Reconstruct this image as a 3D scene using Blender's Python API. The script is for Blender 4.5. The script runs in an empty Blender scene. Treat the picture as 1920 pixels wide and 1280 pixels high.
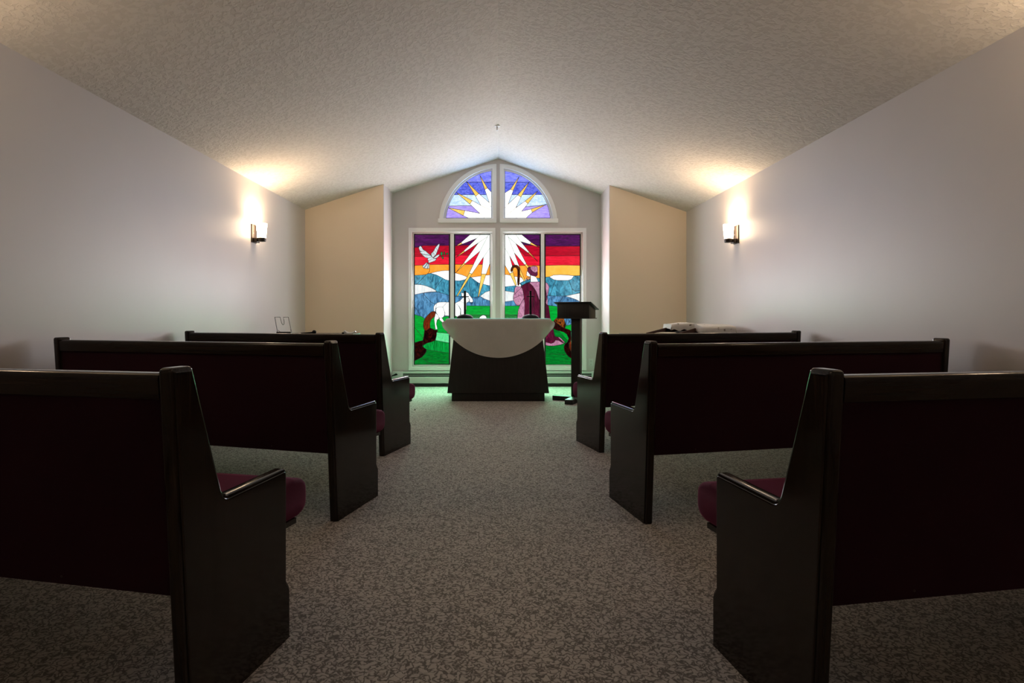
import bpy, bmesh, math, random
from mathutils import Vector, Matrix
from mathutils.geometry import delaunay_2d_cdt

random.seed(7)
S = bpy.context.scene
COL = S.collection
R = math.radians

# ------------------------------------------------------------------ camera, world, exposure
CX, CY, FPX, CAMZ = 934.0, 591.0, 1092.0, 1.03      # vanishing point and focal length of the photograph
cam = bpy.data.cameras.new('camera')
cam.lens = 36.0 * FPX / 1920.0
cam.sensor_width = 36.0
cam.shift_x = (960 - CX) / 1920.0
cam.shift_y = -(640 - CY) / 1920.0
cam.clip_start = 0.02
camo = bpy.data.objects.new('camera', cam)
camo.location = (0, 0, CAMZ)
camo.rotation_euler = (R(90), 0, 0)
COL.objects.link(camo)
S.camera = camo

W = bpy.data.worlds.new('overcast_sky')
S.world = W
W.use_nodes = True
W.node_tree.nodes['Background'].inputs[0].default_value = (0.80, 0.88, 1.0, 1)
W.node_tree.nodes['Background'].inputs[1].default_value = 1.0

S.view_settings.view_transform = 'Standard'
S.view_settings.look = 'None'
S.view_settings.gamma = 1.0
S.view_settings.use_curve_mapping = False
S.view_settings.exposure = 0.0
S.cycles.max_bounces = 8
S.cycles.diffuse_bounces = 5
S.cycles.sample_clamp_indirect = 8.0

XL, XR, YF, YB, YN = -2.605, 2.541, 7.86, 8.48, -4.2     # walls: left, right, front, bay end, back
ZR, ZEL, ZER = 3.305, 2.455, 2.426                        # ridge, eaves
BXL, BXR = -1.54, 1.497                                   # bay


def wx(px, d):
    return (px - CX) * d / FPX


def wz(py, d):
    return CAMZ - (py - CY) * d / FPX


def day_lamp(name, px0, px1, py0, py1, d, col, power, tilt=0.0, spread=180):
    """daylight that comes in through one stretch of stained glass"""
    x0, x1 = wx(px0, d), wx(px1, d)
    z1, z0 = wz(py0, d), wz(py1, d)
    L = bpy.data.lights.new(name, 'AREA')
    L.shape = 'RECTANGLE'
    L.size, L.size_y = x1 - x0, z1 - z0
    L.color = col
    L.energy = power
    L.spread = R(spread)
    o = bpy.data.objects.new(name, L)
    o.location = ((x0 + x1) / 2, d, (z0 + z1) / 2)
    o.rotation_euler = (R(-90 + tilt), 0, 0)
    COL.objects.link(o)
    o.visible_camera = False
    return o


DG = 8.525
DAY = 1.0
day_lamp('daylight_arch', 848, 921, 330, 408, DG - .02, (.34, .60, 1.0), 5.0 * DAY)
day_lamp('daylight_arch', 946, 1022, 330, 408, DG - .02, (.34, .60, 1.0), 5.0 * DAY)
for a, b in ((778, 842), (854, 918), (947, 1012), (1024, 1087)):
    inner = 850 < a < 1000
    day_lamp('daylight_sky_glass', a, b, 442, 496, DG - .02, (.94, .95, 1.0) if inner else (1.0, .22, .22), 9 if inner else 2.2)
    day_lamp('daylight_hill_glass', a, b, 515, 572, DG - .02, (.95, .94, .97), 13.5)
    day_lamp('daylight_grass_glass', a, b, 600, 682, DG - .02, (.22, 1.0, .46), 16, 40, 120)


# ------------------------------------------------------------------ helpers
def srgb(r, g, b):
    def f(c):
        c /= 255.0
        return c / 12.92 if c <= .04045 else ((c + .055) / 1.055) ** 2.4
    return (f(r), f(g), f(b), 1.0)


def tag(o, label=None, cat=None, group=None, kind=None):
    for k, v in (('label', label), ('category', cat), ('group', group), ('kind', kind)):
        if v:
            o[k] = v
    return o


def empty(name, loc, rz=0.0, label=None, cat=None, group=None):
    o = bpy.data.objects.new(name, None)
    o.empty_display_size = .1
    o.location = loc
    o.rotation_euler = (0, 0, rz)
    COL.objects.link(o)
    return tag(o, label, cat, group)


def finish(name, bm, mat, parent=None, angle=32, smooth=True):
    bmesh.ops.remove_doubles(bm, verts=bm.verts, dist=1e-6)
    bmesh.ops.recalc_face_normals(bm, faces=bm.faces)
    if smooth:
        lim = R(angle)
        for f in bm.faces:
            f.smooth = True
        for e in bm.edges:
            if len(e.link_faces) != 2 or e.calc_face_angle(0) > lim:
                e.smooth = False
    me = bpy.data.meshes.new(name)
    bm.to_mesh(me)
    bm.free()
    if mat:
        me.materials.append(mat)
    o = bpy.data.objects.new(name, me)
    COL.objects.link(o)
    if parent:
        o.parent = parent
    return o


def box(bm, x0, x1, y0, y1, z0, z1, bev=0.0, seg=2, mtx=None):
    r = bmesh.ops.create_cube(bm, size=1.0)
    vs = r['verts']
    for v in vs:
        v.co = Vector(((x0 + x1) / 2 + v.co.x * (x1 - x0), (y0 + y1) / 2 + v.co.y * (y1 - y0), (z0 + z1) / 2 + v.co.z * (z1 - z0)))
    if bev > 0:
        es = list({e for v in vs for e in v.link_edges})
        q = bmesh.ops.bevel(bm, geom=es, offset=bev, segments=seg, profile=.5, affect='EDGES', clamp_overlap=True)
        vs = list({v for f in q['faces'] for v in f.verts} | {v for v in vs if v.is_valid})
    if mtx:
        for v in vs:
            v.co = mtx @ v.co
    return vs


def boxo(name, dims, mat, parent=None, bev=0.0, mtx=None):
    bm = bmesh.new()
    box(bm, *dims, bev=bev, mtx=mtx)
    return finish(name, bm, mat, parent)


def lathe(bm, prof, c=(0, 0, 0), n=28, axis='Z'):
    rings = []
    for r, h in prof:
        ring = []
        for i in range(n):
            a = 2 * math.pi * i / n
            p = Vector((r * math.cos(a), r * math.sin(a), h))
            ring.append(bm.verts.new(Vector(c) + p))
        rings.append(ring)
    for a, b in zip(rings, rings[1:]):
        for i in range(n):
            j = (i + 1) % n
            bm.faces.new((a[i], a[j], b[j], b[i]))
    if prof[0][0] > 1e-5:
        bm.faces.new(list(reversed(rings[0])))
    if prof[-1][0] > 1e-5:
        bm.faces.new(rings[-1])


def tube(bm, pts, r, n=8, r2=None):
    pts = [Vector(p) for p in pts]
    rings = []
    up = Vector((0, 0, 1))
    for i, p in enumerate(pts):
        t = (pts[min(i + 1, len(pts) - 1)] - pts[max(i - 1, 0)]).normalized()
        a = t.cross(up)
        if a.length < .05:
            a = t.cross(Vector((0, 1, 0)))
        a.normalize()
        b = t.cross(a).normalized()
        rr = r if r2 is None else r + (r2 - r) * i / (len(pts) - 1)
        rings.append([bm.verts.new(p + rr * (math.cos(2 * math.pi * k / n) * a + math.sin(2 * math.pi * k / n) * b)) for k in range(n)])
    for a, b in zip(rings, rings[1:]):
        for k in range(n):
            bm.faces.new((a[k], a[(k + 1) % n], b[(k + 1) % n], b[k]))
    bm.faces.new(list(reversed(rings[0])))
    bm.faces.new(rings[-1])


def prism(bm, poly, a0, a1, axis='X'):
    """extrude a 2-D polygon (u, v) along an axis; 'X' -> (a, u, v), 'Y' -> (u, a, v), 'Z' -> (u, v, a)"""
    def P(u, v, a):
        return {'X': (a, u, v), 'Y': (u, a, v), 'Z': (u, v, a)}[axis]
    A = [bm.verts.new(P(u, v, a0)) for u, v in poly]
    B = [bm.verts.new(P(u, v, a1)) for u, v in poly]
    n = len(poly)
    for i in range(n):
        bm.faces.new((A[i], A[(i + 1) % n], B[(i + 1) % n], B[i]))
    bm.faces.new(list(reversed(A)))
    bm.faces.new(B)


def area2(p):
    return sum(p[i][0] * p[(i + 1) % len(p)][1] - p[(i + 1) % len(p)][0] * p[i][1] for i in range(len(p)))


def ccw(p):
    return list(p) if area2(p) > 0 else list(reversed(p))


def partition(polys, splits=()):
    """planar partition of overlapping polygons, the last one on top.
    polys[0] is the outline; splits = [(points, owner index)] are extra cut lines."""
    V, E, F, owner = [], [], [], []
    for pts, own in splits:
        b = len(V)
        V += [Vector(p) for p in pts]
        for i in range(len(pts) - 1):
            E.append((b + i, b + i + 1))
            owner.append(own)
    for p in polys:
        p = ccw(p)
        b = len(V)
        V += [Vector(q) for q in p]
        F.append(list(range(b, b + len(p))))
    v, e, f, ov, oe, of = delaunay_2d_cdt(V, E, F, 0, 1e-4, True)
    top = []
    for ids in of:
        top.append(max(ids) if 0 in ids else -1)
    emap = {}
    for (a, b), ids in zip(e, oe):
        emap[(min(a, b), max(a, b))] = {owner[i] for i in ids if i < len(E)}
    adj = {}
    for i, t in enumerate(f):
        for k in range(3):
            a, b = t[k], t[(k + 1) % 3]
            adj.setdefault((min(a, b), max(a, b)), []).append(i)

    def barrier(k):
        ts = adj[k]
        if len(ts) < 2:
            return True
        a, b = top[ts[0]], top[ts[1]]
        return a != b or a in emap.get(k, ())
    comp = [-1] * len(f)
    comps = []
    for i in range(len(f)):
        if comp[i] >= 0 or top[i] < 0:
            continue
        st, cur = [i], []
        comp[i] = len(comps)
        while st:
            j = st.pop()
            cur.append(j)
            t = f[j]
            for k in range(3):
                key = (min(t[k], t[(k + 1) % 3]), max(t[k], t[(k + 1) % 3]))
                if barrier(key):
                    continue
                for m in adj[key]:
                    if comp[m] < 0 and top[m] == top[i]:
                        comp[m] = len(comps)
                        st.append(m)
        comps.append((top[i], [f[j] for j in cur]))
    lines = [(k, any(top[m] < 0 for m in adj[k]) or len(adj[k]) < 2, [top[m] for m in adj[k]]) for k in adj
             if barrier(k) and any(top[m] >= 0 for m in adj[k])]
    return v, comps, lines


def slab(bm, verts, tris, y0, y1):
    """solid slab in the X-Z plane out of 2-D triangles"""
    fr, bk = {}, {}
    cnt = {}
    for t in tris:
        for k in range(3):
            a, b = t[k], t[(k + 1) % 3]
            cnt.setdefault((min(a, b), max(a, b)), []).append((a, b))
    for t in tris:
        for i in t:
            if i not in fr:
                fr[i] = bm.verts.new((verts[i][0], y0, verts[i][1]))
                bk[i] = bm.verts.new((verts[i][0], y1, verts[i][1]))
        bm.faces.new([fr[i] for i in t])
        bm.faces.new([bk[i] for i in reversed(t)])
    for k, l in cnt.items():
        if len(l) == 1:
            a, b = l[0]
            bm.faces.new((fr[b], fr[a], bk[a], bk[b]))


def plate(name, outer, holes, y0, y1, mat, parent=None, bev=0.0):
    """a plate in the X-Z plane with openings"""
    v, comps, _ = partition([outer] + list(holes))
    bm = bmesh.new()
    for t, tris in comps:
        if t == 0:
            slab(bm, v, tris, y0, y1)
    bmesh.ops.dissolve_limit(bm, angle_limit=R(1), verts=bm.verts, edges=bm.edges)
    if bev:
        es = [e for e in bm.edges if len(e.link_faces) == 2 and e.calc_face_angle(0) > R(60) and
              abs(e.verts[0].co.y - y0) < 1e-5 and abs(e.verts[1].co.y - y0) < 1e-5]
        bmesh.ops.bevel(bm, geom=es, offset=bev, segments=2, profile=.5, affect='EDGES', clamp_overlap=True)
    return finish(name, bm, mat, parent)


def chaikin(p, n=2, closed=True):
    for _ in range(n):
        q = []
        m = len(p)
        for i in range(m if closed else m - 1):
            a, b = p[i], p[(i + 1) % m]
            q.append((a[0] * .75 + b[0] * .25, a[1] * .75 + b[1] * .25))
            q.append((a[0] * .25 + b[0] * .75, a[1] * .25 + b[1] * .75))
        if not closed:
            q = [p[0]] + q + [p[-1]]
        p = q
    return p


# ------------------------------------------------------------------ materials
def mat(name, col, rough=.5, spec=.5, metal=0.0, coat=0.0, sheen=0.0):
    m = bpy.data.materials.new(name)
    m.use_nodes = True
    b = m.node_tree.nodes['Principled BSDF']
    b.inputs['Base Color'].default_value = col
    b.inputs['Roughness'].default_value = rough
    b.inputs['Specular IOR Level'].default_value = spec
    b.inputs['Metallic'].default_value = metal
    b.inputs['Coat Weight'].default_value = coat
    b.inputs['Coat Roughness'].default_value = .25
    b.inputs['Sheen Weight'].default_value = sheen
    return m


def nodes(m):
    t = m.node_tree
    return t, t.nodes['Principled BSDF'], t.nodes.new, t.links.new


def coords(m, scale=(1, 1, 1), rot=(0, 0, 0)):
    t, b, N, L = nodes(m)
    tc = N('ShaderNodeTexCoord')
    mp = N('ShaderNodeMapping')
    mp.inputs['Scale'].default_value = scale
    mp.inputs['Rotation'].default_value = rot
    L(tc.outputs['Object'], mp.inputs['Vector'])
    return mp.outputs['Vector']


def noise(m, vec, scale, detail=3, rough=.5, dist=0.0):
    n = m.node_tree.nodes.new('ShaderNodeTexNoise')
    n.inputs['Scale'].default_value = scale
    n.inputs['Detail'].default_value = detail
    n.inputs['Roughness'].default_value = rough
    n.inputs['Distortion'].default_value = dist
    m.node_tree.links.new(vec, n.inputs['Vector'])
    return n.outputs['Fac']


def ramp(m, fac, stops):
    r = m.node_tree.nodes.new('ShaderNodeValToRGB')
    el = r.color_ramp.elements
    while len(el) < len(stops):
        el.new(.5)
    for e, (p, c) in zip(el, stops):
        e.position = p
        e.color = c
    m.node_tree.links.new(fac, r.inputs['Fac'])
    return r.outputs['Color']


def bump(m, h, strength, dist):
    t, b, N, L = nodes(m)
    n = N('ShaderNodeBump')
    n.inputs['Strength'].default_value = strength
    n.inputs['Distance'].default_value = dist
    L(h, n.inputs['Height'])
    L(n.outputs['Normal'], b.inputs['Normal'])
    return n


def scaled(c, k):
    return (c[0] * k, c[1] * k, c[2] * k, 1)


# painted drywall with an eggshell sheen
WALLC = (.61, .572, .548, 1)
M_WALL = mat('wall_paint', WALLC, .42, .45)
v = coords(M_WALL)
M_WALL.node_tree.links.new(ramp(M_WALL, noise(M_WALL, v, 1.3, 2), [(.3, scaled(WALLC, .97)), (.7, scaled(WALLC, 1.02))]),
                           M_WALL.node_tree.nodes['Principled BSDF'].inputs['Base Color'])
bump(M_WALL, noise(M_WALL, v, 260, 2), .12, .001)
WALLC_LAMPLIT = (.85, .72, .56, 1)  # the wall paint again, with warm sconce light put into its colour
M_WALL_LAMPLIT = mat('wall_paint_lamplit', WALLC_LAMPLIT, .5, .4)
v = coords(M_WALL_LAMPLIT)
bump(M_WALL_LAMPLIT, noise(M_WALL_LAMPLIT, v, 260, 2), .12, .001)

# knock-down ceiling texture
M_CEIL = mat('knockdown_ceiling', (.66, .615, .565, 1), .8, .2)
t, b, N, L = nodes(M_CEIL)
v = coords(M_CEIL)
f1 = noise(M_CEIL, v, 30, 2.5, .5, .6)
h = ramp(M_CEIL, f1, [(.44, (0, 0, 0, 1)), (.54, (1, 1, 1, 1))])
c = ramp(M_CEIL, f1, [(.40, (.60, .57, .525, 1)), (.56, (.66, .63, .585, 1))])
L(c, b.inputs['Base Color'])
bump(M_CEIL, h, .5, .004)

# looped carpet with a meandering figure
M_CARPET = mat('carpet_loop', (.2, .18, .15, 1), .95, .1, sheen=.15)
t, b, N, L = nodes(M_CARPET)
v = coords(M_CARPET)
f1 = noise(M_CARPET, v, 56, 1.0, .4, .6)
sub = N('ShaderNodeMath'); sub.operation = 'SUBTRACT'; sub.inputs[1].default_value = .5
L(f1, sub.inputs[0])
ab = N('ShaderNodeMath'); ab.operation = 'ABSOLUTE'
L(sub.outputs[0], ab.inputs[0])
f2 = noise(M_CARPET, v, 420, 2, .7)
mx = N('ShaderNodeMath'); mx.operation = 'MULTIPLY_ADD'; mx.inputs[1].default_value = .10; mx.inputs[2].default_value = -.05
L(f2, mx.inputs[0])
ad = N('ShaderNodeMath'); ad.operation = 'ADD'
L(ab.outputs[0], ad.inputs[0]); L(mx.outputs[0], ad.inputs[1])
CARP_D, CARP_L = (.126, .110, .098, 1), (.44, .40, .37, 1)
col = ramp(M_CARPET, ad.outputs[0], [(.025, CARP_D), (.105, CARP_L)])
L(col, b.inputs['Base Color'])
bump(M_CARPET, ad.outputs[0], .6, .004)

# espresso stained wood
def wood(name, c0, c1, rough=.34, coat=.35, grain=(60, 60, 3)):
    m = mat(name, c0, rough, .30, coat=coat)
    t, b, N, L = nodes(m)
    v = coords(m, grain)
    f = noise(m, v, 1.0, 6, .62, .4)
    L(ramp(m, f, [(.35, c0), (.65, c1)]), b.inputs['Base Color'])
    bump(m, f, .03, .001)
    return m


M_WOOD = wood('espresso_wood', (.012, .0078, .0052, 1), (.022, .015, .010, 1), .11, 0.0)
M_RAIL = wood('espresso_rail_wood', (.012, .0078, .0052, 1), (.022, .015, .010, 1), .11, 0.0, grain=(3, 60, 60))
M_ALTAR = wood('dark_altar_wood', (.013, .010, .009, 1), (.020, .016, .014, 1), .45, .1)
M_BROWN = wood('brown_tray_wood', (.045, .018, .010, 1), (.075, .032, .018, 1), .7, .0, grain=(4, 50, 50))

# velvet upholstery
def fabric(name, c, sc=420):
    m = mat(name, c, .9, .15, sheen=.35)
    t, b, N, L = nodes(m)
    b.inputs['Sheen Tint'].default_value = (min(1, c[0] * 6 + .2), c[1] * 6 + .05, c[2] * 6 + .1, 1)
    v = coords(m)
    f = noise(m, v, sc, 2)
    L(ramp(m, f, [(.3, scaled(c, .8)), (.7, scaled(c, 1.2))]), b.inputs['Base Color'])
    bump(m, f, .15, .001)
    return m


M_VELVET = fabric('burgundy_velvet', (.050, .0042, .018, 1))
M_BACKF = fabric('dark_burgundy_cloth', (.0145, .0026, .006, 1))  # burgundy darkened: the shade on the pew backs is put into the colour
M_CLOTH = fabric('ivory_table_cloth', (.74, .69, .65, 1), 240)
t, b, N, L = nodes(M_CLOTH)
v = coords(M_CLOTH, (1, 1, 1))
f = noise(M_CLOTH, v, 9, 4, .6, .5)
L(ramp(M_CLOTH, f, [(.3, (.80, .74, .69, 1)), (.7, (.88, .82, .77, 1))]), b.inputs['Base Color'])
bump(M_CLOTH, f, .35, .01)
tr_ = N('ShaderNodeBsdfTranslucent')
tr_.inputs['Color'].default_value = (.80, .76, .72, 1)
ms = N('ShaderNodeMixShader')
ms.inputs[0].default_value = .45
L(b.outputs[0], ms.inputs[1]); L(tr_.outputs[0], ms.inputs[2])
L(ms.outputs[0], t.nodes['Material Output'].inputs['Surface'])

M_TRIM = mat('white_trim_paint', (.86, .85, .83, 1), .4, .45)
M_HEAT = mat('heater_enamel', (.62, .63, .60, 1), .4, .5)
M_DARK = mat('dark_slot', (.02, .02, .02, 1), .7, .2)
M_BASE = mat('dark_rubber_base', (.035, .032, .03, 1), .6, .3)
M_BLACK = mat('black_iron', (.004, .004, .004, 1), .7, .15)
M_BRONZE = mat('oil_rubbed_bronze', (.035, .024, .018, 1), .45, .5, metal=.4)
M_LEAD = mat('lead_came', (.012, .012, .014, 1), .5, .5)
M_WIRE = mat('dark_wire', (.06, .055, .05, 1), .4, .5, metal=.6)
M_STEEL = mat('brushed_steel', (.55, .54, .52, 1), .35, .5, metal=.9)
M_PAPER = mat('cream_paper', (.75, .70, .58, 1), .8, .2)
M_PLATE = mat('white_plastic', (.62, .63, .60, 1), .4, .5)
M_CERAM = mat('white_glazed_ceramic', (.75, .77, .75, 1), .2, .5)
M_VINYL = mat('dark_vinyl', (.02, .021, .026, 1), .3, .5)
# white cloth with dark embroidered sprigs
M_QUILT = mat('embroidered_white_cloth', (.7, .68, .64, 1), .9, .2)
t, b, N, L = nodes(M_QUILT)
v = coords(M_QUILT)
vo = N('ShaderNodeTexVoronoi'); vo.inputs['Scale'].default_value = 13
L(v, vo.inputs['Vector'])
n1 = noise(M_QUILT, v, 60, 3, .6)
mm = N('ShaderNodeMath'); mm.operation = 'MULTIPLY_ADD'; mm.inputs[1].default_value = .5; mm.inputs[2].default_value = -.12
L(n1, mm.inputs[0])
aa = N('ShaderNodeMath'); aa.operation = 'ADD'
L(vo.outputs['Distance'], aa.inputs[0]); L(mm.outputs[0], aa.inputs[1])
L(ramp(M_QUILT, aa.outputs[0], [(.22, (.22, .20, .16, 1)), (.30, (.74, .72, .68, 1))]), b.inputs['Base Color'])
bump(M_QUILT, n1, .3, .004)

# frosted lamp glass that gives off the lamp's light
M_LAMP = mat('lit_frosted_glass', (.9, .85, .75, 1), .3, .5)
b = M_LAMP.node_tree.nodes['Principled BSDF']
b.inputs['Emission Color'].default_value = (1, .73, .47, 1)
b.inputs['Emission Strength'].default_value = 27.0

# daylit stained glass: (dark tone, light tone, streak scale x, streak scale z, brightness)
GLASS = {
    'purple':   ((38, 6, 48), (92, 20, 100), 8, 60, .9),
    'crimson':  ((150, 0, 30), (196, 8, 44), 6, 40, 1.0),
    'red':      ((205, 8, 36), (240, 30, 62), 6, 40, 1.0),
    'orange':   ((248, 146, 30), (255, 170, 66), 8, 8, 1.0),
    'amber':    ((252, 180, 62), (255, 196, 86), 8, 8, 1.0),
    'gold':     ((250, 186, 70), (255, 222, 118), 10, 10, 1.0),
    'cloud':    ((246, 246, 252), (255, 255, 255), 14, 10, 1.15),
    'mist':     ((205, 212, 216), (244, 246, 246), 40, 6, 1.0),
    'ray':      ((226, 240, 232), (255, 255, 252), 10, 10, 1.1),
    'glare':    ((255, 252, 240), (255, 255, 250), 6, 6, 1.4),
    'teal':     ((10, 68, 98), (80, 172, 204), 17, 9, 1.0),
    'blue':     ((22, 60, 102), (98, 164, 212), 20, 8, 1.0),
    'green':    ((0, 128, 38), (0, 176, 56), 8, 60, 1.0),
    'meadow':   ((0, 82, 24), (0, 132, 42), 10, 44, 1.0),
    'streak':   ((0, 84, 24), (10, 172, 70), 60, 6, 1.0),
    'mint':     ((78, 206, 128), (112, 226, 158), 20, 20, 1.0),
    'brown':    ((54, 10, 4), (136, 50, 16), 60, 12, 1.0),
    'amberbrown': ((34, 10, 4), (208, 108, 34), 24, 14, 1.0),
    'bark':     ((30, 8, 5), (136, 58, 22), 26, 10, 1.0),
    'umber':    ((12, 1, 2), (72, 16, 10), 22, 16, 1.0),
    'wine':     ((64, 8, 34), (120, 26, 64), 46, 10, 1.0),
    'plum':     ((70, 14, 48), (110, 36, 76), 20, 20, 1.0),
    'rose':     ((146, 80, 116), (208, 152, 182), 26, 16, 1.0),
    'skin':     ((196, 124, 84), (222, 160, 118), 20, 20, 1.0),
    'dove':     ((184, 206, 214), (222, 232, 234), 40, 30, 1.0),
    'leaf':     ((0, 120, 48), (20, 160, 80), 30, 30, 1.0),
    'wool':     ((232, 236, 238), (252, 252, 252), 30, 20, 1.05),
    'violet':   ((74, 84, 222), (150, 156, 246), 8, 34, 1.05),
    'cobalt':   ((28, 44, 190), (116, 130, 240), 22, 40, 1.0),
    'pale':     ((150, 192, 234), (224, 240, 252), 20, 40, 1.1),
    'lilac':    ((142, 118, 222), (192, 176, 246), 10, 70, 1.05),
}
GM = {}


def glass(kind):
    if kind in GM:
        return GM[kind]
    d, l, sx, sz, k = GLASS[kind]
    m = mat('stained_glass_' + kind, srgb(*d), .12, .5)
    t, b, N, L = nodes(m)
    v = coords(m, (sx, 1, sz))
    f = noise(m, v, 1.0, 4, .6, 1.2)
    lo, hi = (.44, .80) if kind in ('umber', 'bark', 'amberbrown', 'wine') else (.30, .68)
    cc = ramp(m, f, [(lo, srgb(*d)), (hi, srgb(*l))])
    dk = N('ShaderNodeMix'); dk.data_type = 'RGBA'
    dk.inputs[0].default_value = .75
    L(cc, dk.inputs[6])
    dk.inputs[7].default_value = (0, 0, 0, 1)
    L(dk.outputs[2], b.inputs['Base Color'])
    L(cc, b.inputs['Emission Color'])
    b.inputs['Emission Strength'].default_value = k
    bump(m, f, .25, .002)
    GM[kind] = m
    return m


# ------------------------------------------------------------------ the room
def struct(o, label):
    return tag(o, label, None, None, 'structure')


struct(boxo('floor', (XL - .1, XR + .1, YN - .1, YB + .15, -.10, 0), M_CARPET), 'grey-brown patterned loop carpet')


def ceil_bm():
    bm = bmesh.new()
    ol = ZEL - (ZR - ZEL) / (-XL) * .12
    orr = ZER - (ZR - ZER) / XR * .12
    poly = [(XL - .12, ol), (0, ZR), (XR + .12, orr), (XR + .12, orr + .15), (0, ZR + .15), (XL - .12, ol + .15)]
    prism(bm, poly, YN - .1, YB + .15, 'Y')
    return bm


struct(finish('ceiling', ceil_bm(), M_CEIL, angle=10), 'off-white knock-down textured pitched ceiling')


def ceil_z(x):
    return ZR - (ZR - ZEL) * (x / XL) if x < 0 else ZR - (ZR - ZER) * (x / XR)


struct(boxo('wall_left', (XL - .12, XL, YN, YF, 0, ceil_z(XL) + .02), M_WALL), 'long pale grey wall left of the pews')
struct(boxo('wall_right', (XR, XR + .12, YN, YF, 0, ceil_z(XR) + .02), M_WALL), 'long pale grey wall right of the pews')


def solid_wall(name, pts, y0, y1, m, label, bev_x=None):
    bm = bmesh.new()
    prism(bm, pts, y0, y1, 'Y')
    if bev_x is not None:
        es = [e for e in bm.edges if all(abs(q.co.x - bev_x) < 1e-4 and abs(q.co.y - y0) < 1e-4 for q in e.verts)]
        bmesh.ops.bevel(bm, geom=es, offset=.014, segments=4, profile=.5, affect='EDGES')
    return struct(finish(name, bm, m), label)


o = solid_wall('wall_front_left', [(XL - .12, 0), (BXL, 0), (BXL, ceil_z(BXL) + .02), (XL - .12, ceil_z(XL - .12) + .02)], YF, YB + .1, M_WALL_LAMPLIT,
               'end wall left of the window bay, warm lamp light put into its colour', BXL)
o.data.materials.append(M_WALL)
o2 = solid_wall('wall_front_right', [(BXR, 0), (XR + .12, 0), (XR + .12, ceil_z(XR + .12) + .02), (BXR, ceil_z(BXR) + .02)], YF, YB + .1, M_WALL_LAMPLIT,
                'end wall right of the window bay, warm lamp light put into its colour', BXR)
o2.data.materials.append(M_WALL)
for q in (o, o2):
    for p in q.data.polygons:
        if abs(p.normal.x) > .3:
            p.material_index = 1
solid_wall('wall_back', [(XL - .1, 0), (XR + .1, 0), (XR + .1, ceil_z(XR) + .02), (0, ZR + .02), (XL - .1, ceil_z(XL) + .02)], YN - .1, YN, M_WALL,
           'gable wall at the rear of the room')

# window openings in the bay's end wall, measured in the photograph's pixels at the wall's distance
DW = YB


def P2(pts, d):
    return [(wx(x, d), wz(y, d)) for x, y in pts]


def arc(cx, cy, r, a0, a1, n):
    return [(cx + r * math.cos(R(a0 + (a1 - a0) * i / n)), cy - r * math.sin(R(a0 + (a1 - a0) * i / n))) for i in range(n + 1)]


ACY = 418.0


def half_arch(side, r, xin, ybot, n=28):
    """quarter-round outline: xin = distance of the straight edge from the middle, ybot = bottom"""
    a_lo = math.degrees(math.asin((ACY - ybot) / r))
    a_hi = math.degrees(math.acos(xin / r))
    pts = arc(934, ACY, r, a_lo, a_hi, n)
    pts = pts + [(934 + xin, ybot)]
    if side < 0:
        pts = [(2 * 934 - x, y) for x, y in pts]
    return pts


OP = {   # the openings
    'window_1': half_arch(-1, 103, 10.5, 410.5),
    'window_2': half_arch(1, 103, 10.5, 410.5),
    'window_3': [(772.5, 435), (922.5, 435), (922.5, 687), (772.5, 687)],
    'window_4': [(943, 435), (1092.5, 435), (1092.5, 687), (943, 687)],
}
end_poly = [(BXL - .02, -.0), (BXR + .02, -.0), (BXR + .02, ceil_z(BXR) + .03), (0, ZR + .02), (BXL - .02, ceil_z(BXL) + .03)]
struct(plate('wall_front', end_poly, [P2(p, DW) for p in OP.values()], DW, DW + .12, M_WALL), 'pale grey end wall of the window bay')


# ------------------------------------------------------------------ stained glass windows
def band(pts, top=430):
    """a band of sky: from above the pane down to its lower edge"""
    x0, x1 = pts[0][0] - 5, pts[-1][0] + 5
    return [(x0, top), (x1, top), (x1, pts[-1][1])] + list(reversed(pts)) + [(x0, pts[0][1])]


def make_panel(win, outline, layers, splits=(), edge=1.0):
    """outline and layers in photo pixels. layers = [(kind, label, pts)], painter's order"""
    polys = [P2(outline, DG)]
    kinds = [('dark', None)]
    for kind, lab, pts in layers:
        polys.append(P2(pts, DG))
        kinds.append((kind, lab))
    sp = []
    for pts, lab in splits:
        for i, (k, l) in enumerate(kinds):
            if l == lab:
                sp.append((P2(pts, DG), i))
    v, comps, lines = partition(polys, sp)
    bm = bmesh.new()
    for (a, b), border, sides in lines:
        A, B = Vector(v[a]), Vector(v[b])
        d = B - A
        if d.length < 1e-6:
            continue
        d.normalize()
        w = .011 * edge if border else .0028
        if not border and all(kinds[q][0] in ('wool', 'dove', 'ray', 'glare', 'cloud') for q in sides):
            w = .0015
        n = Vector((-d.y, d.x)) * w
        A2, B2 = A - d * .0015, B + d * .0015
        q = [A2 - n, B2 - n, B2 + n, A2 + n]
        f = [bm.verts.new((p.x, DG - .004, p.y)) for p in q]
        g = [bm.verts.new((p.x, DG + .006, p.y)) for p in q]
        bm.faces.new(f)
        for i in range(4):
            bm.faces.new((f[i], f[(i + 1) % 4], g[(i + 1) % 4], g[i]))
    panel = finish('stained_glass_panel', bm, M_LEAD, win, smooth=False)
    for t, tris in comps:
        kind, lab = kinds[t]
        if kind == 'dark':
            continue
        ar = sum(abs((v[a][0] - v[c][0]) * (v[b][1] - v[c][1]) - (v[b][0] - v[c][0]) * (v[a][1] - v[c][1])) for a, b, c in tris) / 2
        if ar < 2e-6:
            continue
        pm = bmesh.new()
        slab(pm, v, tris, DG, DG + .004)
        o = finish('glass_piece', pm, glass(kind), panel, smooth=False)
        o['label'] = lab
    return panel


def window(name, op, casing_out, label, sill=False):
    opening = P2(op, DW)
    win = plate(name, P2(casing_out, DW - .02), [P2(op, DW - .02)], DW - .022, DW, M_TRIM, bev=.004)
    struct(win, label)
    return win


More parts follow.
